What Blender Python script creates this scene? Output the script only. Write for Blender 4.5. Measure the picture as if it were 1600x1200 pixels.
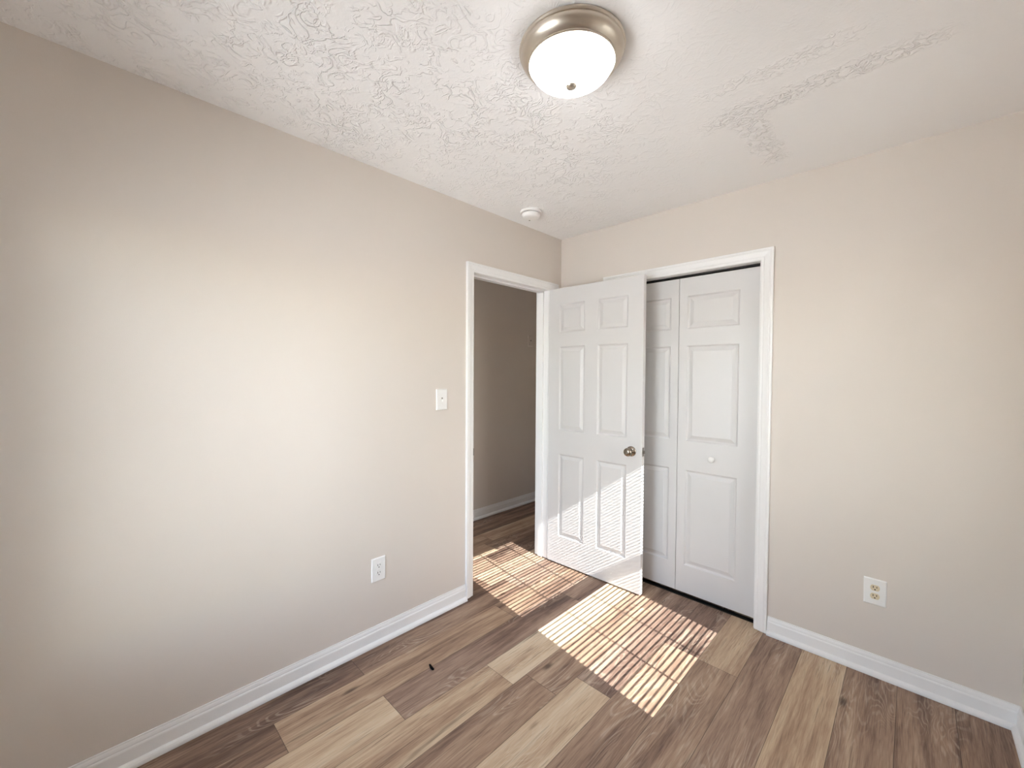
import bpy, bmesh, math, random
from mathutils import Vector, Matrix

random.seed(7)
S = bpy.context.scene
COL = S.collection
for o in list(bpy.data.objects):
    bpy.data.objects.remove(o)

H = 2.44          # ceiling height
W = 2.30          # room width (x); left wall x=0, closet wall y=0
YB = -3.05        # back wall

# ------------------------------------------------------------------ camera
cam = bpy.data.cameras.new('camera')
cam.sensor_width = 36.0
cam.lens = 643.1 * 36.0 / 1600.0
cam.clip_start = 0.02
co = bpy.data.objects.new('camera', cam)
COL.objects.link(co)
yaw, pitch, roll = 2.343203, -0.022809, 0.005861
cy, sy, cp, sp = math.cos(yaw), math.sin(yaw), math.cos(pitch), math.sin(pitch)
fw = Vector((cy * cp, sy * cp, sp))
rt = Vector((sy, -cy, 0))
up = rt.cross(fw)
cr, sr = math.cos(roll), math.sin(roll)
r2 = rt * cr + up * sr
u2 = up * cr - rt * sr
co.matrix_world = Matrix(((r2.x, u2.x, -fw.x, 1.96637), (r2.y, u2.y, -fw.y, -2.55711), (r2.z, u2.z, -fw.z, 1.39870), (0, 0, 0, 1)))
S.camera = co

# ------------------------------------------------------------------ light
SUN_STRENGTH = 32.0
SKY_STRENGTH = 1.5
LAMP_EMISSION = 10.0
EXPOSURE = 1.14

S.view_settings.view_transform = 'Standard'
S.view_settings.look = 'None'
S.view_settings.exposure = EXPOSURE
S.view_settings.gamma = 1.0
S.view_settings.use_curve_mapping = False
S.cycles.max_bounces = 16
S.cycles.diffuse_bounces = 10
S.cycles.transparent_max_bounces = 16
S.cycles.use_denoising = True

world = bpy.data.worlds.new('sky')
S.world = world
world.use_nodes = True
wn = world.node_tree
wn.nodes.clear()
w_out = wn.nodes.new('ShaderNodeOutputWorld')
w_bg = wn.nodes.new('ShaderNodeBackground')
w_sky = wn.nodes.new('ShaderNodeTexSky')
w_sky.sky_type = 'NISHITA'
w_sky.sun_disc = False
w_sky.sun_elevation = math.radians(35)
w_sky.sun_rotation = math.radians(98)
w_hs = wn.nodes.new('ShaderNodeHueSaturation')
w_hs.inputs['Saturation'].default_value = 0.6
wn.links.new(w_sky.outputs[0], w_hs.inputs['Color'])
wn.links.new(w_hs.outputs[0], w_bg.inputs[0])
w_bg.inputs[1].default_value = SKY_STRENGTH
wn.links.new(w_bg.outputs[0], w_out.inputs[0])

sun = bpy.data.lights.new('sun', 'SUN')
sun.energy = SUN_STRENGTH
sun.angle = math.radians(0.10)
sun.color = (1.0, 0.98, 0.95)
so = bpy.data.objects.new('sun', sun)
COL.objects.link(so)
so.location = (8, -1.6, 5.5)
SUN_DIR = Vector((-1.0, 0.149, -0.707))
so.rotation_euler = SUN_DIR.to_track_quat('-Z', 'Y').to_euler()

# window opening in the right wall (just outside the frame); lets the daylight in
WY0, WY1, WZ0, WZ1 = -1.18, -0.32, 0.73, 2.05
def portal(loc, sx, sy_, rot):
    p = bpy.data.lights.new('window_portal', 'AREA')
    p.shape = 'RECTANGLE'; p.size = sx; p.size_y = sy_
    p.cycles.is_portal = True
    o = bpy.data.objects.new('window_portal', p)
    COL.objects.link(o); o.location = loc; o.rotation_euler = rot
portal((W + 0.14, (WY0 + WY1) / 2, (WZ0 + WZ1) / 2), WZ1 - WZ0, WY1 - WY0, (0, math.radians(90), 0))
# added for fill light: an unseen window behind the camera and a hall-end opening
BX0, BX1, BZ0, BZ1 = 0.30, 1.20, 0.45, 2.00
portal(((BX0 + BX1) / 2, YB - 0.14, (BZ0 + BZ1) / 2), BX1 - BX0, BZ1 - BZ0, (math.radians(90), 0, 0))
HX0, HX1, HZ0, HZ1 = -0.90, -0.30, 0.9, 2.0
portal(((HX0 + HX1) / 2, YB - 0.14, (HZ0 + HZ1) / 2), HX1 - HX0, HZ1 - HZ0, (math.radians(90), 0, 0))

# ------------------------------------------------------------------ materials
def new_mat(name):
    m = bpy.data.materials.new(name)
    m.use_nodes = True
    nt = m.node_tree
    return m, nt, nt.nodes, nt.links, nt.nodes['Principled BSDF']

def plain(name, col, rough=0.5, metal=0.0, noise=0.0, scale=30.0, bump=0.0, bscale=200.0, spec=0.5):
    m, nt, N, L, b = new_mat(name)
    b.inputs['Roughness'].default_value = rough
    b.inputs['Metallic'].default_value = metal
    b.inputs['Specular IOR Level'].default_value = spec
    tc = N.new('ShaderNodeTexCoord')
    nz = N.new('ShaderNodeTexNoise')
    nz.inputs['Scale'].default_value = scale
    nz.inputs['Detail'].default_value = 4
    L.new(tc.outputs['Object'], nz.inputs['Vector'])
    mx = N.new('ShaderNodeMix'); mx.data_type = 'RGBA'
    mx.inputs[6].default_value = tuple(c * (1 - noise) for c in col) + (1,)
    mx.inputs[7].default_value = tuple(min(1, c * (1 + noise)) for c in col) + (1,)
    L.new(nz.outputs['Fac'], mx.inputs[0])
    L.new(mx.outputs[2], b.inputs['Base Color'])
    if bump:
        n2 = N.new('ShaderNodeTexNoise')
        n2.inputs['Scale'].default_value = bscale
        n2.inputs['Detail'].default_value = 3
        L.new(tc.outputs['Object'], n2.inputs['Vector'])
        bp = N.new('ShaderNodeBump')
        bp.inputs['Strength'].default_value = bump
        bp.inputs['Distance'].default_value = 0.002
        L.new(n2.outputs['Fac'], bp.inputs['Height'])
        L.new(bp.outputs[0], b.inputs['Normal'])
    return m

M_wall = plain('greige_wall_paint', (0.69, 0.630, 0.572), 0.55, noise=0.012, scale=3, bump=0.12, bscale=350)
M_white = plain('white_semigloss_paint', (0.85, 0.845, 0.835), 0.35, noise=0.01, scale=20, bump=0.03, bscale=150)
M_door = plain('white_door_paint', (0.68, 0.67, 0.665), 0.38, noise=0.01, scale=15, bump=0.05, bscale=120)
M_plastic = plain('white_plastic', (0.84, 0.83, 0.81), 0.3, noise=0.005)
M_ivory = plain('ivory_plastic', (0.70, 0.60, 0.42), 0.35, noise=0.01)
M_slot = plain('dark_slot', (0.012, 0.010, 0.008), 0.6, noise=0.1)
M_grey = plain('grey_switch_slot', (0.22, 0.20, 0.17), 0.5, noise=0.05)
M_nickel = plain('brushed_nickel', (0.62, 0.56, 0.48), 0.33, metal=1.0, noise=0.03, scale=60)
M_knob = plain('satin_nickel_knob', (0.36, 0.31, 0.255), 0.16, metal=1.0, noise=0.03, scale=60)
M_steel = plain('steel_latch', (0.30, 0.28, 0.26), 0.3, metal=1.0, noise=0.05)
M_black = plain('black_scrap', (0.004, 0.0035, 0.0035), 0.9, noise=0.2, spec=0.1)
M_blind = plain('white_blind_vinyl', (0.82, 0.81, 0.79), 0.45, noise=0.005)
M_vinyl = plain('white_window_vinyl', (0.82, 0.82, 0.81), 0.4, noise=0.005)
M_grass = plain('pale_gravel', (0.58, 0.57, 0.55), 0.9, noise=0.3, scale=2)
M_dark = plain('closet_paint', (0.35, 0.31, 0.27), 0.8, noise=0.02)

def mk_glass():
    m, nt, N, L, b = new_mat('window_glass')
    N.remove(b)
    tr = N.new('ShaderNodeBsdfTransparent'); tr.inputs[0].default_value = (0.96, 0.97, 0.965, 1)
    gl = N.new('ShaderNodeBsdfGlossy'); gl.inputs['Roughness'].default_value = 0.02
    fr = N.new('ShaderNodeFresnel'); fr.inputs[0].default_value = 1.45
    mx = N.new('ShaderNodeMixShader')
    L.new(fr.outputs[0], mx.inputs[0]); L.new(tr.outputs[0], mx.inputs[1]); L.new(gl.outputs[0], mx.inputs[2])
    L.new(mx.outputs[0], N['Material Output'].inputs[0])
    return m
M_glass = mk_glass()

def mk_dimmer():  # unseen sheet, added to weaken sun and sky through the right window
    m, nt, N, L, b = new_mat('daylight_dimmer_sheet')
    b.inputs['Base Color'].default_value = (0.03, 0.03, 0.03, 1)
    tr = N.new('ShaderNodeBsdfTransparent')
    mx = N.new('ShaderNodeMixShader'); mx.inputs[0].default_value = 0.27
    L.new(b.outputs[0], mx.inputs[1]); L.new(tr.outputs[0], mx.inputs[2])
    L.new(mx.outputs[0], N['Material Output'].inputs[0])
    return m
M_dimmer = mk_dimmer()

def mk_lampglass():
    m, nt, N, L, b = new_mat('frosted_alabaster_glass')
    b.inputs['Base Color'].default_value = (0.85, 0.83, 0.79, 1)
    b.inputs['Roughness'].default_value = 0.35
    tc = N.new('ShaderNodeTexCoord')
    nz = N.new('ShaderNodeTexNoise'); nz.inputs['Scale'].default_value = 9; nz.inputs['Detail'].default_value = 2
    nz.inputs['Distortion'].default_value = 1.5
    L.new(tc.outputs['Object'], nz.inputs['Vector'])
    cr_ = N.new('ShaderNodeValToRGB')
    cr_.color_ramp.elements[0].position = 0.35; cr_.color_ramp.elements[0].color = (0.97, 0.97, 0.96, 1)
    cr_.color_ramp.elements[1].position = 0.55; cr_.color_ramp.elements[1].color = (0.97, 0.985, 1.0, 1)
    L.new(nz.outputs['Fac'], cr_.inputs[0])
    L.new(cr_.outputs[0], b.inputs['Emission Color'])
    b.inputs['Emission Strength'].default_value = LAMP_EMISSION
    return m
M_lamp = mk_lampglass()

# small node helpers -------------------------------------------------
class G:
    def __init__(s, nt):
        s.nt, s.N, s.L = nt, nt.nodes, nt.links
    def put(s, sock, v):
        if isinstance(v, (int, float)):
            sock.default_value = v
        elif isinstance(v, tuple):
            sock.default_value = v
        else:
            s.L.new(v, sock)
    def math(s, op, a, b=None, c=None, clamp=False):
        n = s.N.new('ShaderNodeMath'); n.operation = op; n.use_clamp = clamp
        s.put(n.inputs[0], a)
        if b is not None: s.put(n.inputs[1], b)
        if c is not None: s.put(n.inputs[2], c)
        return n.outputs[0]
    def noise(s, vec, scale, detail=3, dist=0.0, rough=0.5):
        n = s.N.new('ShaderNodeTexNoise')
        s.put(n.inputs['Vector'], vec)
        n.inputs['Scale'].default_value = scale
        n.inputs['Detail'].default_value = detail
        n.inputs['Distortion'].default_value = dist
        n.inputs['Roughness'].default_value = rough
        return n.outputs['Fac']
    def vec(s, x, y, z):
        n = s.N.new('ShaderNodeCombineXYZ')
        for i, v in enumerate((x, y, z)): s.put(n.inputs[i], v)
        return n.outputs[0]
    def sep(s, v):
        n = s.N.new('ShaderNodeSeparateXYZ'); s.L.new(v, n.inputs[0]); return n.outputs
    def ramp(s, fac, pts, interp='LINEAR'):
        n = s.N.new('ShaderNodeValToRGB'); cr = n.color_ramp; cr.interpolation = interp
        while len(cr.elements) < len(pts): cr.elements.new(0.5)
        for e, (p, c) in zip(cr.elements, pts):
            e.position = p; e.color = tuple(c) + (1,) if len(c) == 3 else c
        s.L.new(fac, n.inputs[0]); return n.outputs[0]
    def mix(s, f, a, b, mode='MIX'):
        n = s.N.new('ShaderNodeMix'); n.data_type = 'RGBA'; n.blend_type = mode
        s.put(n.inputs[0], f)
        for i, v in ((6, a), (7, b)):
            s.put(n.inputs[i], v + (1,) if isinstance(v, tuple) and len(v) == 3 else v)
        return n.outputs[2]
    def smooth(s, v, lo, hi):
        n = s.N.new('ShaderNodeMapRange'); n.interpolation_type = 'SMOOTHSTEP'
        s.put(n.inputs[0], v); n.inputs[1].default_value = lo; n.inputs[2].default_value = hi
        return n.outputs[0]

def mk_ceiling():
    m, nt, N, L, b = new_mat('stomped_ceiling_plaster')
    g = G(nt)
    b.inputs['Base Color'].default_value = (0.89, 0.882, 0.880, 1)
    b.inputs['Roughness'].default_value = 0.6
    P = N.new('ShaderNodeTexCoord').outputs['Object']
    x, y, z = g.sep(P)
    # crow's-foot ridges: contours of distorted noise, broken into patches
    n1 = g.noise(P, 13, 2, 1.6, 0.5)
    r1 = g.smooth(g.math('ABSOLUTE', g.math('SUBTRACT', n1, 0.5)), 0.075, 0.0)
    n2 = g.noise(P, 24, 2, 1.2, 0.55)
    r2_ = g.smooth(n2, 0.50, 0.60)                      # knocked-down flats
    mask = g.smooth(g.noise(P, 8, 3), 0.42, 0.60)
    mask2 = g.smooth(g.noise(g.vec(g.math('ADD', x, 5.0), y, z), 11, 3), 0.40, 0.58)
    ridge = g.math('ADD', g.math('MULTIPLY', r1, mask), g.math('MULTIPLY', g.math('MULTIPLY', r2_, mask2), 0.8))
    # fine brush streaks
    fine = g.noise(P, 70, 3, 0.8)
    # strength: rougher over the left and middle, nearly smooth by the window side
    big = g.math('ADD', g.math('MULTIPLY', g.smooth(x, 1.45, 0.75), 0.9), 0.10)
    big = g.math('MULTIPLY', big, g.math('ADD', g.math('MULTIPLY', g.smooth(y, -0.45, -1.35), 0.6), 0.4))
    # old repair: a short strip and a long scraped seam
    wob = g.math('MULTIPLY', g.math('SUBTRACT', g.noise(P, 12, 3), 0.5), 0.10)
    dx = g.math('ABSOLUTE', g.math('ADD', g.math('SUBTRACT', x, 1.47), wob))
    strip = g.math('MULTIPLY', g.smooth(dx, 0.085, 0.02),
                   g.math('MULTIPLY', g.smooth(y, -0.86, -0.74), g.smooth(y, -0.14, -0.28)))
    dy = g.math('ABSOLUTE', g.math('ADD', g.math('SUBTRACT', y, -0.74), wob))
    seam = g.math('MULTIPLY', g.smooth(dy, 0.07, 0.01),
                  g.math('MULTIPLY', g.smooth(x, 1.25, 1.40), g.smooth(x, 2.1, 1.9)))
    dy2 = g.math('ABSOLUTE', g.math('ADD', g.math('SUBTRACT', y, -0.93), wob))
    seam2 = g.math('MULTIPLY', g.math('MULTIPLY', g.smooth(dy2, 0.06, 0.01),
                   g.math('MULTIPLY', g.smooth(x, 1.3, 1.45), g.smooth(x, 1.95, 1.7))), 0.5)
    scar = g.math('ADD', g.math('MAXIMUM', strip, seam), seam2)
    scarh = g.math('MULTIPLY', g.math('MULTIPLY', scar, 1.4), g.math('ADD', g.math('MULTIPLY', g.smooth(g.noise(P, 40, 3, 1.0), 0.42, 0.62), 1.0), 0.15))
    hgt = g.math('ADD', g.math('MULTIPLY', ridge, big), g.math('MULTIPLY', fine, 0.22))
    hgt = g.math('ADD', hgt, scarh)
    bp = N.new('ShaderNodeBump')
    bp.inputs['Strength'].default_value = 0.9
    bp.inputs['Distance'].default_value = 0.0035
    L.new(hgt, bp.inputs['Height'])
    L.new(bp.outputs[0], b.inputs['Normal'])
    return m
M_ceil = mk_ceiling()

def mk_floor():
    m, nt, N, L, b = new_mat('vinyl_plank_oak')
    g = G(nt)
    P = N.new('ShaderNodeTexCoord').outputs['Object']
    x, y, z = g.sep(P)
    def attr(nm):
        a = N.new('ShaderNodeAttribute'); a.attribute_name = nm; return a.outputs['Fac']
    tone, seed, hue = attr('tone'), attr('seed'), attr('hue')
    u, v = attr('across'), attr('along')         # metres from the plank's edges
    sx = g.math('ADD', x, g.math('MULTIPLY', seed, 17.3))
    sy_ = g.math('ADD', y, g.math('MULTIPLY', seed, 31.7))
    st = g.vec(g.math('MULTIPLY', sx, 9.0), g.math('MULTIPLY', sy_, 0.85), seed)
    blotch = g.noise(st, 1.3, 3, 0.5)
    streak = g.noise(g.vec(g.math('MULTIPLY', sx, 55.0), g.math('MULTIPLY', sy_, 3.0), seed), 1.0, 4, 0.6)
    fibre = g.noise(g.vec(g.math('MULTIPLY', sx, 260.0), g.math('MULTIPLY', sy_, 14.0), seed), 1.0, 3, 0.3)
    # cathedral grain = contour lines of a stretched noise field
    fld = g.noise(g.vec(g.math('MULTIPLY', sx, 8.0), g.math('MULTIPLY', sy_, 1.5), seed), 1.0, 2, 0.6, 0.5)
    fr = g.math('FRACT', g.math('MULTIPLY', fld, 22.0))
    line = g.smooth(g.math('ABSOLUTE', g.math('SUBTRACT', fr, 0.5)), 0.24, 0.05)
    cmask = g.smooth(g.noise(g.vec(g.math('MULTIPLY', sx, 7.0), g.math('MULTIPLY', sy_, 1.7), g.math('ADD', seed, 3.0)), 1.0, 2), 0.48, 0.66)
    lime = g.math('MULTIPLY', g.math('MULTIPLY', line, cmask), g.math('ADD', g.math('MULTIPLY', g.smooth(fibre, 0.3, 0.7), 0.6), 0.4))
    # knots
    vo = N.new('ShaderNodeTexVoronoi'); vo.inputs['Scale'].default_value = 1.0
    L.new(g.vec(g.math('MULTIPLY', sx, 6.5), g.math('MULTIPLY', sy_, 2.6), seed), vo.inputs['Vector'])
    csep = N.new('ShaderNodeSeparateColor'); L.new(vo.outputs['Color'], csep.inputs[0])
    pick = g.math('GREATER_THAN', csep.outputs[0], 0.55)
    knot = g.math('MULTIPLY', g.smooth(g.math('ADD', vo.outputs['Distance'], g.math('MULTIPLY', g.math('SUBTRACT', streak, 0.5), 0.12)), 0.14, 0.03), pick)
    dstreak = g.math('MULTIPLY', g.smooth(streak, 0.56, 0.74), g.smooth(blotch, 0.42, 0.62))
    t = g.math('ADD', tone, g.math('MULTIPLY', g.math('SUBTRACT', blotch, 0.5), 1.1))
    t = g.math('ADD', t, g.math('MULTIPLY', g.math('SUBTRACT', streak, 0.5), 0.60))
    t = g.math('ADD', t, g.math('MULTIPLY', g.math('SUBTRACT', fibre, 0.5), 0.42), clamp=True)
    warm = g.ramp(t, [(0.0, (0.075, 0.043, 0.030)), (0.22, (0.195, 0.120, 0.083)), (0.5, (0.40, 0.270, 0.178)), (0.75, (0.58, 0.435, 0.290)), (1.0, (0.68, 0.56, 0.41))])
    cool = g.ramp(t, [(0.0, (0.074, 0.046, 0.037)), (0.22, (0.185, 0.119, 0.093)), (0.5, (0.36, 0.252, 0.195)), (0.75, (0.53, 0.415, 0.32)), (1.0, (0.66, 0.56, 0.43))])
    colr = g.mix(hue, warm, cool)
    colr = g.mix(g.math('MULTIPLY', dstreak, 0.70), colr, (0.085, 0.050, 0.037))
    pore = g.noise(g.vec(g.math('MULTIPLY', sx, 170.0), g.math('MULTIPLY', sy_, 7.0), g.math('ADD', seed, 7.0)), 1.0, 2, 0.4)
    pmask = g.smooth(g.noise(g.vec(g.math('MULTIPLY', sx, 12.0), g.math('MULTIPLY', sy_, 1.6), g.math('ADD', seed, 5.0)), 1.0, 2), 0.42, 0.60)
    colr = g.mix(g.math('MULTIPLY', g.math('MULTIPLY', g.smooth(pore, 0.54, 0.70), pmask), 0.42), colr, (0.09, 0.055, 0.042))
    colr = g.mix(g.math('MULTIPLY', lime, 0.40), colr, (0.66, 0.56, 0.44))
    colr = g.mix(g.math('MULTIPLY', knot, 0.75), colr, (0.05, 0.03, 0.022))
    seamm = g.math('MAXIMUM', g.smooth(u, 0.0014, 0.0004), g.smooth(v, 0.0014, 0.0004))
    colr = g.mix(g.math('MULTIPLY', seamm, 0.8), colr, (0.05, 0.035, 0.028))
    L.new(colr, b.inputs['Base Color'])
    b.inputs['Roughness'].default_value = 0.5
    b.inputs['Specular IOR Level'].default_value = 0.22
    hg = g.math('SUBTRACT', g.math('MULTIPLY', fibre, 0.5), seamm)
    bp = N.new('ShaderNodeBump'); bp.inputs['Strength'].default_value = 0.12; bp.inputs['Distance'].default_value = 0.002
    L.new(hg, bp.inputs['Height']); L.new(bp.outputs[0], b.inputs['Normal'])
    return m
M_floor = mk_floor()

# ------------------------------------------------------------------ mesh helpers
def box(bm, x0, x1, y0, y1, z0, z1):
    v = [bm.verts.new(p) for p in ((x0, y0, z0), (x1, y0, z0), (x1, y1, z0), (x0, y1, z0), (x0, y0, z1), (x1, y0, z1), (x1, y1, z1), (x0, y1, z1))]
    for f in ((0, 3, 2, 1), (4, 5, 6, 7), (0, 1, 5, 4), (1, 2, 6, 5), (2, 3, 7, 6), (3, 0, 4, 7)):
        bm.faces.new([v[i] for i in f])

def bbox(bm, x0, x1, y0, y1, z0, z1, bev=0.002, seg=2):
    t = bmesh.new(); box(t, x0, x1, y0, y1, z0, z1)
    bmesh.ops.bevel(t, geom=list(t.edges), offset=bev, segments=seg, profile=0.5, affect='EDGES')
    merge(bm, t)

def merge(bm, t):
    me = bpy.data.meshes.new('tmp'); t.to_mesh(me); t.free(); bm.from_mesh(me); bpy.data.meshes.remove(me)

def lathe(bm, prof, seg=48, mat=None):
    """prof: list of (r, h) about +Z; mat: optional transform"""
    rings = []
    new = []
    for r, h in prof:
        if r < 1e-6:
            vv = [bm.verts.new((0, 0, h))]
        else:
            vv = [bm.verts.new((r * math.cos(2 * math.pi * i / seg), r * math.sin(2 * math.pi * i / seg), h)) for i in range(seg)]
        rings.append(vv); new += vv
    for a, b_ in zip(rings, rings[1:]):
        for i in range(seg):
            j = (i + 1) % seg
            if len(a) == 1 and len(b_) == 1: continue
            if len(a) == 1: bm.faces.new((a[0], b_[i], b_[j]))
            elif len(b_) == 1: bm.faces.new((a[i], a[j], b_[0]))
            else: bm.faces.new((a[i], a[j], b_[j], b_[i]))
    if mat is not None:
        bmesh.ops.transform(bm, matrix=mat, verts=new)

def sweep(bm, prof, frames, caps=True):
    """prof: (a, b) pairs; frames: list of functions mapping (a, b) -> point; joins consecutive sections"""
    secs = [[bm.verts.new(f(a, b_)) for a, b_ in prof] for f in frames]
    n = len(prof)
    for s, t in zip(secs, secs[1:]):
        for i in range(n):
            j = (i + 1) % n
            bm.faces.new((s[i], s[j], t[j], t[i]))
    if caps:
        bm.faces.new(secs[0]); bm.faces.new(list(reversed(secs[-1])))

def obj(name, bm, mat, parent=None, loc=None, smooth=False):
    bmesh.ops.recalc_face_normals(bm, faces=list(bm.faces))
    me = bpy.data.meshes.new(name)
    bm.to_mesh(me); bm.free()
    me.materials.append(mat)
    if smooth:
        for p in me.polygons: p.use_smooth = True
        if hasattr(me, 'set_sharp_from_angle'):
            me.set_sharp_from_angle(angle=math.radians(40))
    o = bpy.data.objects.new(name, me)
    COL.objects.link(o)
    if parent is not None: o.parent = parent
    if loc is not None: o.location = loc
    return o

def tag(o, label=None, cat=None, kind=None, group=None):
    if label: o['label'] = label
    if cat: o['category'] = cat
    if kind: o['kind'] = kind
    if group: o['group'] = group
    return o

def thing(name, loc, label, cat, kind=None, group=None, rot=None):
    o = bpy.data.objects.new(name, None)
    o.empty_display_size = 0.05
    COL.objects.link(o)
    o.location = loc
    if rot is not None: o.rotation_euler = rot
    return tag(o, label, cat, kind, group)

def BM(): return bmesh.new()

# ------------------------------------------------------------------ floor (planks run along y)
PW, X0 = 0.1775, 0.168
def build_floor():
    bm = BM()
    lt = {k: bm.faces.layers.float.new(k) for k in ('tone', 'seed', 'hue')}
    uvw = {k: bm.verts.layers.float.new(k) for k in ('across', 'along')}
    # known planks: row -> list of (y_start, tone, hue) with y_start ascending; row n spans X0+(n-1)*PW .. X0+n*PW
    known = {
        0: [(-2.9, .24, .5), (-1.683, .34, .45), (-.60, .42, .8)],
        1: [(-3.2, .25, .2), (-2.062, .50, .15), (-.86, .36, .25), (.30, .5, .3)],
        2: [(-2.9, .72, .1), (-1.683, .36, .75), (-.46, .36, .85)],
        3: [(-2.46, .60, .12), (-1.24, .80, .2), (-.02, .5, .4)],
        4: [(-2.37, .42, .35), (-1.152, .47, .4), (-.25, .40, .6)],
        5: [(-2.22, .78, .2), (-1.0, .36, .95), (.18, .4, .5)],
        6: [(-1.70, .45, .45), (-.47, .28, .95)],
        7: [(-1.70, .47, .5), (-.478, .64, .3)],
        8: [(-1.12, .42, .65)],
        9: [(-1.16, .66, .2)],
        10: [(-1.0, .41, .5)],
        11: [(-1.10, .39, .5)],
        12: [(-.9, .30, .35)],
        -1: [(-1.9, .42, .3), (-.72, .68, .5), (.45, .3, .4)],
        -2: [(-1.6, .45, .5), (-.45, .26, .6), (.70, .4, .4)],
        -3: [(-1.5, .62, .3), (-.30, .36, .6), (.8, .25, .5)],
        -4: [(-1.3, .35, .3), (-.20, .58, .15), (1.0, .3, .3)],
        -5: [(-1.5, .25, .5), (-.33, .28, .5), (.85, .3, .3)],
        -6: [(-1.2, .30, .6), (-.10, .26, .5)],
    }
    YMIN, YMAX = YB - 0.1, 1.1
    rnd = random.Random(11)
    for n in range(-7, 15):
        xa, xb = X0 + (n - 1) * PW, X0 + n * PW
        ks = list(known.get(n, [(-1.0 + rnd.random(), .3 + .4 * rnd.random(), rnd.random())]))
        while ks[0][0] > YMIN:
            ks.insert(0, (ks[0][0] - 1.219, .25 + .5 * rnd.random(), rnd.random()))
        while ks[-1][0] + 1.219 < YMAX:
            ks.append((ks[-1][0] + 1.219, .25 + .5 * rnd.random(), rnd.random()))
        for i, (ys, tn, hu) in enumerate(ks):
            ye = ks[i + 1][0] if i + 1 < len(ks) else ys + 1.219
            ya, yb = max(ys, YMIN), min(ye, YMAX)
            if yb <= ya: continue
            sd = rnd.random()
            xm, ym = (xa + xb) / 2, (ya + yb) / 2
            hl, hw = (yb - ya) / 2, PW / 2
            # inset ring: the distance-to-edge fields stay linear near the joints
            e = 0.004
            def V(px, py, q, r):
                vv = bm.verts.new((px, py, 0)); vv[uvw['across']] = q; vv[uvw['along']] = r; return vv
            xs = [(xa, 0), (xa + e, e), (xb - e, e), (xb, 0)]
            ysl = [(ya, 0), (ya + e, e), (yb - e, e), (yb, 0)]
            gr = [[V(px, py, q, r) for px, q in xs] for py, r in ysl]
            for a in range(3):
                for b_ in range(3):
                    f = bm.faces.new((gr[a][b_], gr[a][b_ + 1], gr[a + 1][b_ + 1], gr[a + 1][b_]))
                    f[lt['tone']] = tn; f[lt['seed']] = sd; f[lt['hue']] = hu
    t = BM()
    # slab under the planks
    me = bpy.data.meshes.new('floor')
    for f in bm.faces:
        if f.normal.z < 0: f.normal_flip()
    box(bm, X0 - 8 * PW, X0 + 14 * PW, YMIN, YMAX, -0.12, -0.001)
    bm.normal_update()
    bm.to_mesh(me); bm.free(); t.free()
    me.materials.append(M_floor)
    o = bpy.data.objects.new('floor', me); COL.objects.link(o)
    return tag(o, 'brown and tan wood-look vinyl plank floor', 'floor', 'structure')
build_floor()

# ------------------------------------------------------------------ room shell
bm = BM(); box(bm, -1.2, 2.45, YB - 0.12, 1.1, H, H + 0.1)
tag(obj('ceiling', bm, M_ceil), 'white ceiling with stomped plaster texture and a scraped repair', 'ceiling', 'structure')

DY0, DY1, DZ = -0.908, -0.132, 2.045        # rough doorway in left wall
bm = BM()
box(bm, -0.115, 0, YB, DY0, 0, H)
box(bm, -0.115, 0, DY1, 0.97, 0, H)
box(bm, -0.115, 0, DY0, DY1, DZ, H)
tag(obj('wall_left', bm, M_wall), 'greige wall on the left with the open doorway in it', 'wall', 'structure')

CX0, CX1, CZ = 0.430, 1.375, 2.045          # rough closet opening
bm = BM()
box(bm, 0, CX0, 0, 0.115, 0, H)
box(bm, CX1, W + 0.115, 0, 0.115, 0, H)
box(bm, CX0, CX1, 0, 0.115, CZ, H)
tag(obj('wall_far', bm, M_wall), 'greige wall on the right holding the closet doors', 'wall', 'structure')

bm = BM()
box(bm, W, W + 0.115, YB, WY0, 0, H)
box(bm, W, W + 0.115, WY1, 0, 0, H)
box(bm, W, W + 0.115, WY0, WY1, 0, WZ0)
box(bm, W, W + 0.115, WY0, WY1, WZ1, H)
tag(obj('wall_right', bm, M_wall), 'greige wall at the right edge with the window', 'wall', 'structure')

bm = BM()
cuts = [(-1.15, HX0, 0, H), (HX0, HX1, 0, HZ0), (HX0, HX1, HZ1, H), (HX1, BX0, 0, H), (BX0, BX1, 0, BZ0), (BX0, BX1, BZ1, H), (BX1, W + 0.115, 0, H)]
for xa, xb, za, zb in cuts: box(bm, xa, xb, YB - 0.115, YB, za, zb)
tag(obj('wall_back', bm, M_wall), 'greige wall behind the camera', 'wall', 'structure')

bm = BM(); box(bm, -1.145, -1.03, YB, 1.085, 0, H)
tag(obj('wall_hall', bm, M_wall), 'greige hallway wall seen through the open doorway', 'wall', 'structure')
bm = BM(); box(bm, -1.03, -0.0, 0.97, 1.085, 0, H)
tag(obj('wall_hall_end', bm, M_wall), 'greige wall at the dark end of the hallway', 'wall', 'structure')

bm = BM()
box(bm, 0, W + 0.115, 0.72, 0.80, 0, H)
box(bm, W, W + 0.115, 0.115, 0.72, 0, H)
tag(obj('wall_closet', bm, M_dark), 'inside walls of the closed closet', 'wall', 'structure')

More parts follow.
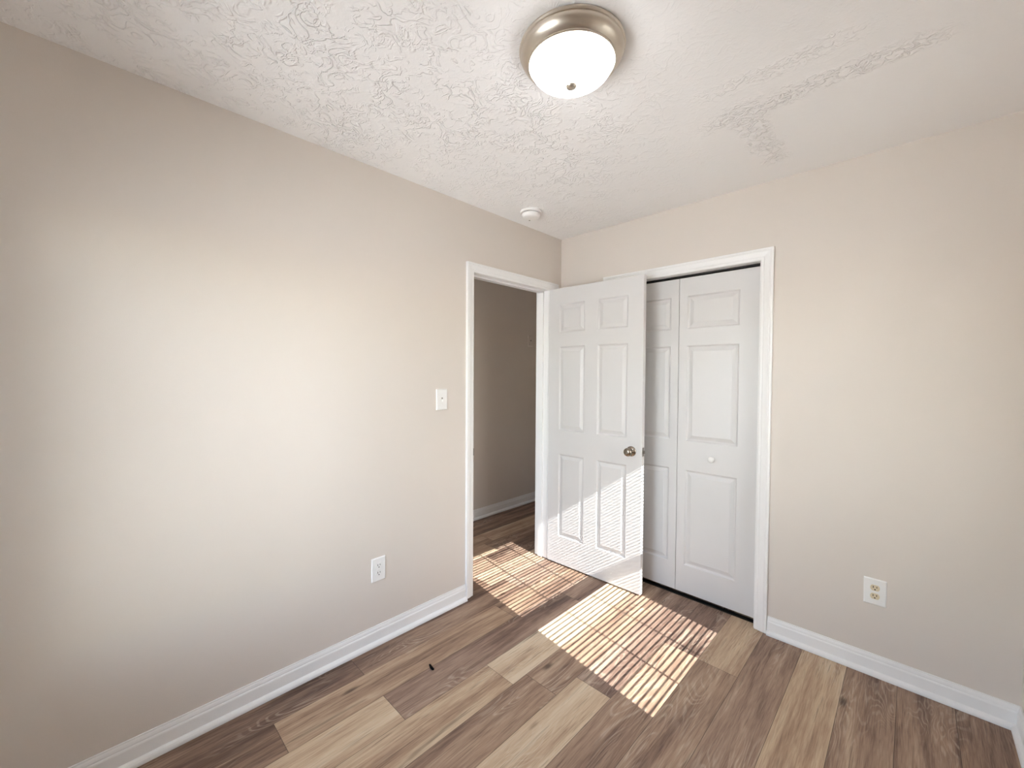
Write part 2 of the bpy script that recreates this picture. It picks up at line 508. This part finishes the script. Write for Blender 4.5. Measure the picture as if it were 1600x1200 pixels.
# baseboards ---------------------------------------------------------
BP = [(0, 0.0015), (0.028, 0.0015), (0.028, 0.008), (0.0265, 0.014), (0.022, 0.020), (0.015, 0.0235), (0.012, 0.0245),
      (0.012, 0.068), (0.0105, 0.0725), (0.0085, 0.0745), (0.0085, 0.080), (0.007, 0.087), (0.005, 0.092), (0.005, 0.097), (0, 0.097)]
def baseboard(name, runs, label):
    bm = BM()
    for (ax, ay, bx, by, nx, ny, ma, mb) in runs:
        # from A to B along the wall; (nx,ny) points into the room; ma/mb: mitre sign (+1 inside corner) at each end
        dx, dy = bx - ax, by - ay
        l = math.hypot(dx, dy); dx /= l; dy /= l
        def fr(px, py, m, sgn):
            return lambda a, z: (px + nx * a + dx * sgn * m * a, py + ny * a + dy * sgn * m * a, z)
        sweep(bm, BP, [fr(ax, ay, ma, 1), fr(bx, by, mb, -1)])
    return tag(obj(name, bm, M_white), label, 'baseboard', 'structure')
baseboard('baseboard_left', [(0, YB, 0, -0.948, 1, 0, 1, 0), (0, -0.048, 0, 0, 1, 0, 0, 1)], 'white baseboard with shoe moulding along the left wall')
baseboard('baseboard_far', [(0, 0, 0.384, 0, 0, -1, 1, 0), (1.4255, 0, W, 0, 0, -1, 0, 1)], 'white baseboard with shoe moulding right of the closet')
baseboard('baseboard_right', [(W, 0, W, YB, -1, 0, 1, 1)], 'white baseboard under the window wall at the right edge')
baseboard('baseboard_back', [(W, YB, 0, YB, 0, 1, 1, 1)], 'white baseboard behind the camera')
baseboard('baseboard_hall', [(-1.03, YB, -1.03, 0.97, 1, 0, 0, 1), (-1.03, 0.97, -0.115, 0.97, 0, -1, 1, 0)], 'white baseboard of the hallway seen through the doorway')

# casings ------------------------------------------------------------
# colonial casing profile: (across from inner edge, projection)
def casing_prof(w):
    k = w / 0.057
    return [(0, 0), (0, 0.008), (0.004 * k, 0.0105), (0.010 * k, 0.0115), (0.016 * k, 0.0105), (0.019 * k, 0.0125), (0.030 * k, 0.0145), (0.040 * k, 0.017),
            (0.046 * k, 0.0155), (0.048 * k, 0.0175), (0.055 * k, 0.0175), (0.057 * k, 0.016), (0.057 * k, 0)]

def casing(bm, a0, a1, top, w, P, zb=0.004, w_left=None, w_right=None):
    """opening a0..a1 up to top; P(a, d, z) maps along-wall a, projection d, height z"""
    wl = w_left or w; wr = w_right or w
    pr = casing_prof(w)
    k = lambda q, ww: q * ww / w
    f0 = lambda q, d: P(a0 - k(q, wl), d, zb)
    f1 = lambda q, d: P(a0 - k(q, wl), d, top + q)
    f2 = lambda q, d: P(a1 + k(q, wr), d, top + q)
    f3 = lambda q, d: P(a1 + k(q, wr), d, zb)
    sweep(bm, pr, [f0, f1, f2, f3])

# bedroom doorway: casing both sides, jamb, stop
JL, JR, JT = -0.894, -0.150, 2.030
bm = BM()
casing(bm, -0.889, -0.147, 2.030, 0.057, lambda a, d, z: (d, a, z), zb=0.008, w_right=0.099)
casing(bm, -0.889, -0.147, 2.030, 0.057, lambda a, d, z: (-0.115 - d, a, z), zb=0.004)
box(bm, -0.115, 0.0, DY0, JL, 0.006, JT + 0.012)
box(bm, -0.115, 0.0, JR, DY1, 0.006, JT + 0.012)
box(bm, -0.115, 0.0, DY0, DY1, JT, DZ)
box(bm, -0.085, -0.045, JL, JL + 0.011, 0.006, JT)
box(bm, -0.085, -0.045, JR - 0.011, JR, 0.006, JT)
box(bm, -0.085, -0.045, JL, JR, JT - 0.011, JT)
tr1 = tag(obj('trim_1', bm, M_white), 'white casing and jamb around the open bedroom doorway', 'door frame', 'structure')
bm = BM(); bbox(bm, -0.034, 0.0035, JL, JL + 0.0025, 0.885, 0.945, 0.001)
bbox(bm, 0.0015, 0.0105, JL + 0.0005, JL + 0.0075, 0.893, 0.937, 0.001)
tag(obj('strike_plate', bm, M_steel, tr1), 'small steel strike plate on the left jamb')

# closet: casing, jamb, dark overhead track, floor strip for shade
bm = BM()
casing(bm, 0.446, 1.362, 2.026, 0.062, lambda a, d, z: (a, -d, z), zb=0.003)
box(bm, CX0, 0.448, 0, 0.115, 0.004, CZ)
box(bm, 1.358, CX1, 0, 0.115, 0.004, CZ)
box(bm, 0.448, 1.358, 0, 0.115, 2.026, CZ)
tr2 = tag(obj('trim_2', bm, M_white), 'white casing and jamb around the closet opening', 'door frame', 'structure')
bm = BM(); box(bm, 0.450, 1.356, 0.05, 0.075, 2.016, 2.0255)
tag(obj('bifold_track', bm, M_slot, tr2), 'dark overhead track above the closet doors')
bm = BM(); bbox(bm, 0.450, 1.356, 0.046, 0.080, 0.0, 0.004, 0.001)  # black strip put in for the shade below the leaves
tag(obj('floor_shade_strip', bm, M_slot, tr2), 'added black strip standing in for the shade under the closet doors')

# ------------------------------------------------------------------ panel doors
def panel_face(bm, x0, x1, z0, z1, y, sgn, panels, cut=0.0):
    """one moulded face in the plane y; sgn=-1 faces -y. panels: list of (xa, xb, za, zb)"""
    xs = sorted({x0, x1} | {p[0] for p in panels} | {p[1] for p in panels})
    zs = sorted({z0, z1} | {p[2] for p in panels} | {p[3] for p in panels})
    cache = {}
    def V(x, z, d=0.0):
        k = (round(x, 5), round(z, 5), round(d, 5))
        if k not in cache: cache[k] = bm.verts.new((x, y - sgn * d, z))
        return cache[k]
    for i in range(len(xs) - 1):
        for j in range(len(zs) - 1):
            xa, xb, za, zb = xs[i], xs[i + 1], zs[j], zs[j + 1]
            if any(p[0] <= xa + 1e-6 and xb <= p[1] + 1e-6 and p[2] <= za + 1e-6 and zb <= p[3] + 1e-6 for p in panels): continue
            bm.faces.new((V(xa, za), V(xb, za), V(xb, zb), V(xa, zb)))
    prof = [(0, 0), (0.003, 0.0035), (0.007, 0.0080), (0.010, 0.0095), (0.014, 0.0095), (0.034, 0.0020), (0.036, 0.001)]
    for xa, xb, za, zb in panels:
        ring = None
        for q, d in prof:
            r = [V(xa + q, za + q, d), V(xb - q, za + q, d), V(xb - q, zb - q, d), V(xa + q, zb - q, d)]
            if ring:
                for n in range(4):
                    m_ = (n + 1) % 4
                    bm.faces.new((ring[n], ring[m_], r[m_], r[n]))
            ring = r
        bm.faces.new(ring)
    # outline vertices (for the edge band)
    return [(x, z) for x in xs for z in zs]

def panel_slab(x0, x1, z0, z1, yf, yb, panels, both=True, e=0.0015):
    bm = BM()
    panel_face(bm, x0 + e, x1 - e, z0 + e, z1 - e, yf, -1, panels)
    panel_face(bm, x0 + e, x1 - e, z0 + e, z1 - e, yb, 1, panels if both else [])
    def rect(q, y): return [bm.verts.new(p) for p in ((x0 + q, y, z0 + q), (x1 - q, y, z0 + q), (x1 - q, y, z1 - q), (x0 + q, y, z1 - q))]
    rs = [rect(e, yf), rect(0, yf + e), rect(0, yb - e), rect(e, yb)]
    for a, b_ in zip(rs, rs[1:]):
        for n in range(4):
            m_ = (n + 1) % 4
            bm.faces.new((a[n], a[m_], b_[m_], b_[n]))
    bmesh.ops.remove_doubles(bm, verts=list(bm.verts), dist=1e-5)
    return bm

# bedroom door, swung open 90 degrees in front of the closet (hinges at the right jamb)
hx, hy = 0.010, -0.1455
d1 = thing('door_1', (hx, hy, 0), 'white six-panel door standing open in front of the closet', 'door', 'structure', rot=(0, 0, math.radians(1.2)))
pan = [(a, b_, c, d) for (a, b_) in ((0.112, 0.329), (0.432, 0.653)) for (c, d) in ((0.212, 0.820), (0.996, 1.604), (1.707, 1.912))]
sh = lambda p: (p[0] - hx, p[1] - hx, p[2], p[3])
bm = panel_slab(0.016 - hx, 0.758 - hx, 0.010, 2.028, -0.1634 - hy, -0.1284 - hy, [sh(p) for p in pan])
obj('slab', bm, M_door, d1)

def rotY(loc, s):   # lathe axis +Z -> s * Y
    return Matrix.Translation(loc) @ Matrix.Rotation(math.radians(90 if s < 0 else -90), 4, 'X')
KP = [(0, 0), (0.0325, 0), (0.0325, 0.004), (0.030, 0.008), (0.021, 0.0115), (0.013, 0.014), (0.012, 0.024), (0.0125, 0.028), (0.019, 0.032), (0.0255, 0.039),
      (0.0275, 0.047), (0.0262, 0.054), (0.0215, 0.060), (0.013, 0.0635), (0.0075, 0.0642), (0, 0.0642)]
for s, yy in ((-1, -0.1634), (1, -0.1284)):
    bm = BM(); lathe(bm, KP[5:], 40, rotY((0.687 - hx, yy - hy, 0.914), s))
    k_ = obj('door_knob', bm, M_knob, d1, smooth=True)
    bm = BM(); lathe(bm, KP[:6], 40, rotY((0.687 - hx, yy - hy, 0.914), s))
    obj('rosette', bm, M_knob, k_, smooth=True)
bm = BM(); bbox(bm, 0.7575 - hx, 0.7592 - hx, -0.158 - hy, -0.134 - hy, 0.888, 0.943, 0.0006)
lp = tag(obj('latch_plate', bm, M_steel, d1), 'steel latch plate on the door edge')
bm = BM(); bbox(bm, 0.759 - hx, 0.770 - hx, -0.1525 - hy, -0.140 - hy, 0.905, 0.925, 0.003)
obj('latch_bolt', bm, M_steel, lp)
for hz in (0.25, 1.02, 1.80):
    bm = BM(); lathe(bm, [(0, 0), (0.0055, 0), (0.0055, 0.089), (0, 0.089)], 12, Matrix.Translation((0.0085 - hx, -0.140 - hy, hz)))
    obj('hinge', bm, M_nickel, d1, smooth=True)

# bifold closet doors
d2 = thing('door_2', (0.45, 0.045, 0), 'white two-leaf folding closet door with raised panels', 'closet door', 'structure')
for (xa, xb, pa, pb) in ((0.453, 0.8995, 0.553, 0.850), (0.902, 1.349, 0.953, 1.249)):
    pn = [(pa - 0.45, pb - 0.45, c, d) for (c, d) in ((0.205, 0.807), (0.990, 1.585), (1.690, 1.894))]
    bm = panel_slab(xa - 0.45, xb - 0.45, 0.030, 2.008, 0, 0.030, pn, both=False)
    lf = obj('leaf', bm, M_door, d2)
    if xa > 0.6:
        bm = BM()
        lathe(bm, [(0, 0), (0.0115, 0), (0.010, 0.003), (0.0085, 0.010), (0.011, 0.014), (0.0165, 0.019), (0.0180, 0.0245), (0.0165, 0.030), (0.011, 0.0345), (0, 0.036)], 32, rotY((1.113 - 0.45, 0, 0.897), -1))
        obj('knob', bm, M_plastic, lf, smooth=True)

# ------------------------------------------------------------------ ceiling lamp
LX, LY = 1.163, -1.468
cl = thing('ceiling_light', (LX, LY, H), 'round flush-mount ceiling light, nickel rim with a frosted glass bowl', 'ceiling light')
bm = BM()
lathe(bm, [(0, 0), (0.160, 0), (0.166, -0.003), (0.168, -0.009), (0.166, -0.014), (0.163, -0.0155), (0.1635, -0.018), (0.161, -0.026), (0.156, -0.034), (0.149, -0.041), (0.142, -0.046),
           (0.1395, -0.0475), (0.1395, -0.051), (0.136, -0.053), (0.132, -0.051), (0.129, -0.046), (0.0, -0.044)], 96)
obj('rim', bm, M_nickel, cl, smooth=True)
bm = BM()
BR, BD, BZ = 0.1305, 0.055, -0.0515
prof = [(BR, BZ)]
for i in range(1, 15):
    a = math.radians(90 * i / 14)
    prof.append((BR * math.cos(a) if i < 14 else 0.0, BZ - BD * math.sin(a)))
lathe(bm, prof, 96)
tag(obj('glass_bowl', bm, M_lamp, cl, smooth=True), 'glowing frosted glass bowl')
bm = BM()
fz = BZ - BD + 0.002
lathe(bm, [(0, fz), (0.016, fz), (0.017, fz - 0.002), (0.0155, fz - 0.004), (0.0170, fz - 0.007), (0.0178, fz - 0.011), (0.0155, fz - 0.016), (0.009, fz - 0.020), (0, fz - 0.0215)], 28)
tag(obj('finial', bm, M_nickel, cl, smooth=True), 'small nickel finial')

# ------------------------------------------------------------------ smoke detector
sd = thing('smoke_detector', (0.200, -0.580, H), 'small round white smoke detector on the ceiling near the corner', 'smoke detector')
bm = BM()
lathe(bm, [(0, 0), (0.066, 0), (0.068, -0.003), (0.068, -0.011), (0.065, -0.015), (0.058, -0.016), (0, -0.016)], 48)
obj('base', bm, M_plastic, sd, smooth=True)
bm = BM(); lathe(bm, [(0, -0.0155), (0.0555, -0.0155), (0.0555, -0.0195), (0, -0.0195)], 48)
tag(obj('vent_gap', bm, M_slot, sd, smooth=True), 'dark vent slit')
bm = BM()
lathe(bm, [(0, -0.019), (0.058, -0.019), (0.059, -0.022), (0.057, -0.030), (0.051, -0.039), (0.045, -0.043), (0.020, -0.045), (0, -0.045)], 48)
obj('cover', bm, M_plastic, sd, smooth=True)
bm = BM(); lathe(bm, [(0, -0.040), (0.005, -0.040), (0.005, -0.0455), (0, -0.046)], 20, Matrix.Translation((-0.030, 0.020, 0)))
tag(obj('test_button', bm, M_grey, sd, smooth=True), 'grey test button')

# ------------------------------------------------------------------ wall plates
# local frame of a plate: X right along wall, -Y out of wall, Z up (rotated for the left wall)
def plate_mesh(w, h, t=0.0055):
    bm = BM()
    a, b_ = w / 2, h / 2
    e = 0.004
    r0 = [bm.verts.new(p) for p in ((-a, 0, -b_), (a, 0, -b_), (a, 0, b_), (-a, 0, b_))]
    r1 = [bm.verts.new(p) for p in ((-a, -0.0022, -b_), (a, -0.0022, -b_), (a, -0.0022, b_), (-a, -0.0022, b_))]
    r2v = [bm.verts.new(p) for p in ((-a + e, -t, -b_ + e), (a - e, -t, -b_ + e), (a - e, -t, b_ - e), (-a + e, -t, b_ - e))]
    bm.faces.new(r0); bm.faces.new(r2v)
    for s, d in ((r0, r1), (r1, r2v)):
        for n in range(4):
            m_ = (n + 1) % 4
            bm.faces.new((s[n], s[m_], d[m_], d[n]))
    return bm

def screw(parent, z, mat, t=0.0055, x=0):
    bm = BM(); lathe(bm, [(0, 0), (0.0034, 0), (0.0032, 0.0008), (0.0018, 0.0013), (0, 0.0014)], 16, rotY((x, -t, z), -1))
    return obj('screw', bm, mat, parent, smooth=True)

def outlet(loc, rot, label, w, h, mat_r, dark):
    t = thing('wall_outlet', loc, label, 'outlet', rot=(0, 0, rot))
    obj('plate', plate_mesh(w, h), M_plastic, t)
    for zc in (0.0195, -0.0195):
        bm = BM()
        R, fl = 0.0172, 0.0135
        pts = []
        for i in range(48):
            a = 2 * math.pi * i / 48
            pts.append((R * math.cos(a), max(-fl, min(fl, R * math.sin(a)))))
        lo = [bm.verts.new((px, -0.0050, zc + pz)) for px, pz in pts]
        hi = [bm.verts.new((px * 0.97, -0.0076, zc + pz * 0.97)) for px, pz in pts]
        for i in range(48):
            j = (i + 1) % 48
            bm.faces.new((lo[i], lo[j], hi[j], hi[i]))
        bm.faces.new(hi); bm.faces.new(list(reversed(lo)))
        rc = obj('receptacle', bm, mat_r, t)
        bm = BM()
        box(bm, -0.0077, -0.0050, -0.0079, -0.0070, zc - 0.0005, zc + 0.0085)
        box(bm, 0.0050, 0.0077, -0.0079, -0.0070, zc + 0.0005, zc + 0.0080)
        n = 14
        c = [bm.verts.new((0.0030 * math.cos(2 * math.pi * i / n), -0.0079, zc - 0.0075 + max(-0.0024, 0.0030 * math.sin(2 * math.pi * i / n)))) for i in range(n)]
        bm.faces.new(c)
        obj('slots', bm, M_slot, rc)
    screw(t, 0, M_plastic)
    return t

LROT = math.radians(90)     # local -Y -> world +X
outlet((0, -1.5245, 0.3875), LROT, 'white duplex outlet low on the left wall', 0.078, 0.122, M_plastic, True)
outlet((1.8585, 0, 0.3915), 0, 'white plate with two ivory sockets low on the right wall', 0.082, 0.122, M_ivory, True)

ls = thing('light_switch', (0, -1.1265, 1.2515), 'white toggle light switch on the left wall beside the doorway', 'light switch', rot=(0, 0, LROT))
obj('plate', plate_mesh(0.077, 0.122), M_plastic, ls)
bm = BM(); box(bm, -0.0050, 0.0050, -0.0058, -0.004, -0.0115, 0.0115)
fr_ = tag(obj('slot', bm, M_grey, ls), 'shaded slot around the toggle')
bm = BM()
vs = [bm.verts.new(p) for p in ((-0.0042, -0.0050, -0.010), (0.0042, -0.0050, -0.010), (0.0042, -0.0050, 0.004), (-0.0042, -0.0050, 0.004),
                                (-0.0034, -0.0165, -0.0125), (0.0034, -0.0165, -0.0125), (0.0034, -0.0150, -0.0055), (-0.0034, -0.0150, -0.0055))]
for f in ((0, 3, 2, 1), (4, 5, 6, 7), (0, 1, 5, 4), (1, 2, 6, 5), (2, 3, 7, 6), (3, 0, 4, 7)):
    bm.faces.new([vs[i] for i in f])
obj('toggle', bm, M_plastic, ls)
screw(ls, 0.030, M_plastic); screw(ls, -0.030, M_plastic)

# painted-over jack plate in the hallway
hp = thing('wall_plate', (-1.03, 0.80, 1.765), 'small wall-coloured cover plate high on the hallway wall', 'wall plate', rot=(0, 0, LROT))
obj('plate', plate_mesh(0.078, 0.115), M_wall, hp)
bm = BM(); lathe(bm, [(0, 0), (0.0055, 0), (0.005, 0.006), (0, 0.006)], 16, rotY((0, -0.0055, 0.004), -1))
tag(obj('jack', bm, M_slot, hp, smooth=True), 'dark jack in the middle of the plate')

# ------------------------------------------------------------------ scrap on the floor
bm = BM()
pts = [(-0.0215, 0.0055, 0.0045), (-0.014, 0.0035, 0.0060), (-0.005, 0.0005, 0.0070), (0.005, -0.002, 0.0070), (0.014, -0.003, 0.0065), (0.0215, -0.001, 0.0050)]
rad = [0.0030, 0.0050, 0.0062, 0.0066, 0.0064, 0.0045]
rings = []
for i, (p, r) in enumerate(zip(pts, rad)):
    rings.append([bm.verts.new((p[0], p[1] + r * math.cos(2 * math.pi * k / 12), max(0.0004, p[2] + 0.8 * r * math.sin(2 * math.pi * k / 12)))) for k in range(12)])
for a, b_ in zip(rings, rings[1:]):
    for k in range(12):
        bm.faces.new((a[k], a[(k + 1) % 12], b_[(k + 1) % 12], b_[k]))
bm.faces.new(rings[0]); bm.faces.new(list(reversed(rings[-1])))
tag(obj('scrap', bm, M_black, loc=(0.351, -1.440, 0), smooth=True), 'tiny black curled scrap lying on the bare plank floor', 'debris')

# ------------------------------------------------------------------ window and blind (right wall, outside the frame)
GY0, GY1 = -1.138, -0.363
win = thing('window_1', (W, (WY0 + WY1) / 2, WZ0), 'white double-hung window in the right wall', 'window', 'structure')
wy = (WY0 + WY1) / 2
def wbox(bm, x0, x1, y0, y1, z0, z1, bev=0.002): bbox(bm, x0 - W, x1 - W, y0 - wy, y1 - wy, z0 - WZ0, z1 - WZ0, bev)
bm = BM()
wbox(bm, 2.352, 2.43, WY0, WY0 + 0.016, WZ0, WZ1)
wbox(bm, 2.352, 2.43, WY1 - 0.016, WY1, WZ0, WZ1)
wbox(bm, 2.352, 2.43, WY0, WY1, WZ1 - 0.014, WZ1)
wbox(bm, 2.352, 2.43, WY0, WY1, WZ0, WZ0 + 0.016)
obj('frame', bm, M_vinyl, win)
def sash(x0, x1, z0, gz0, gz1, z1):
    bm = BM()
    wbox(bm, x0, x1, WY0 + 0.014, GY0, z0, z1); wbox(bm, x0, x1, GY1, WY1 - 0.014, z0, z1)
    wbox(bm, x0, x1, GY0, GY1, z0, gz0); wbox(bm, x0, x1, GY0, GY1, gz1, z1)
    s_ = obj('sash', bm, M_vinyl, win)
    bm = BM()
    xm = (x0 + x1) / 2
    box(bm, xm - 0.002 - W, xm + 0.002 - W, GY0 - wy, GY1 - wy, gz0 - WZ0, gz1 - WZ0)
    obj('pane', bm, M_glass, s_)
sash(2.366, 2.390, WZ0 + 0.014, 0.785, 1.330, 1.385)
sash(2.394, 2.418, 1.385, 1.428, 2.000, WZ1 - 0.012)
bm = BM(); wbox(bm, 2.272, 2.365, WY0 - 0.03, WY1 + 0.03, 0.715, 0.7375, 0.004)
obj('stool', bm, M_white, win)
bm = BM(); vs = [bm.verts.new((2.424 - W, y_ - wy, z_ - WZ0)) for y_, z_ in ((WY0 + 0.012, WZ0 + 0.012), (WY1 - 0.012, WZ0 + 0.012), (WY1 - 0.012, WZ1 - 0.012), (WY0 + 0.012, WZ1 - 0.012))]
bm.faces.new(vs)  # added sheet, dims the daylight before it reaches the blind
tag(obj('daylight_dimmer', bm, M_dimmer, win), 'added dark sheet outside the panes that dims the daylight')

vb = thing('window_blind', (2.327, wy, WZ1 - 0.014), 'white mini blind hanging open in the window', 'blind')
bm = BM(); bbox(bm, -0.013, 0.013, WY0 + 0.006 - wy, WY1 - 0.006 - wy, -0.026, 0.0, 0.002)
obj('headrail', bm, M_blind, vb)
sl = BM()
tilt = math.radians(22)
n = 6
def slat_pt(t, y):
    a = (t - 0.5) * 0.025; cam_ = 0.0014 * (1 - (2 * t - 1) ** 2)
    # room side (-x) edge lower
    return (a * math.cos(tilt) - cam_ * math.sin(tilt), y, a * math.sin(tilt) + cam_ * math.cos(tilt))
rows = [[sl.verts.new(slat_pt(i / n, yy)) for i in range(n + 1)] for yy in (WY0 + 0.022 - wy, WY1 - 0.022 - wy)]
for i in range(n):
    sl.faces.new((rows[0][i], rows[0][i + 1], rows[1][i + 1], rows[1][i]))
slat0 = obj('slat', sl, M_blind, vb, loc=(0, 0, -0.045), smooth=True)
md = slat0.modifiers.new('thickness', 'SOLIDIFY'); md.thickness = 0.0004
zt, zbm = -0.045, 0.771 - (WZ1 - 0.014)
ns = int((zt - zbm) / 0.0215) + 1
for i in range(1, ns):
    c = slat0.copy(); COL.objects.link(c); c.parent = vb; c.location = (0, 0, zt - i * 0.0215)
bm = BM(); bbox(bm, -0.012, 0.012, WY0 + 0.022 - wy, WY1 - 0.022 - wy, zbm - 0.025, zbm - 0.012, 0.002)
obj('bottom_rail', bm, M_blind, vb)
for yy in (-0.872, -0.609):
    for dx in (-0.012, 0.012):
        bm = BM(); lathe(bm, [(0.0032, zbm - 0.012), (0.0032, -0.02)], 6, Matrix.Translation((dx, yy - wy, 0)))
        obj('cord', bm, M_blind, vb)

for nm, xa, xb, za, zb, lab in (('fill_window_back', BX0, BX1, BZ0, BZ1, 'added fill-light window in the wall behind the camera'), ('fill_window_hall', HX0, HX1, HZ0, HZ1, 'added fill-light glazed opening at the far end of the hallway')):
    wn_ = thing(nm, ((xa + xb) / 2, YB, za), lab, 'window', 'structure')  # unseen openings, added to let in fill light
    xm = (xa + xb) / 2
    bm = BM()
    for (p, q, r, t_) in ((xa - xm, xa - xm + 0.05, 0, zb - za), (xb - xm - 0.05, xb - xm, 0, zb - za), (xa - xm + 0.05, xb - xm - 0.05, 0, 0.05), (xa - xm + 0.05, xb - xm - 0.05, zb - za - 0.05, zb - za)):
        bbox(bm, p, q, -0.10, -0.05, r, t_, 0.003)
    f_ = obj('frame', bm, M_vinyl, wn_)
    bm = BM(); box(bm, xa - xm + 0.05, xb - xm - 0.05, -0.078, -0.074, 0.05, zb - za - 0.05)
    obj('pane', bm, M_glass, f_)

# ------------------------------------------------------------------ outdoors
bm = BM(); box(bm, -40, 40, -40, 40, -0.7, -0.5)
tag(obj('ground', bm, M_grass), 'pale sunlit ground outside the window', 'ground', 'structure')
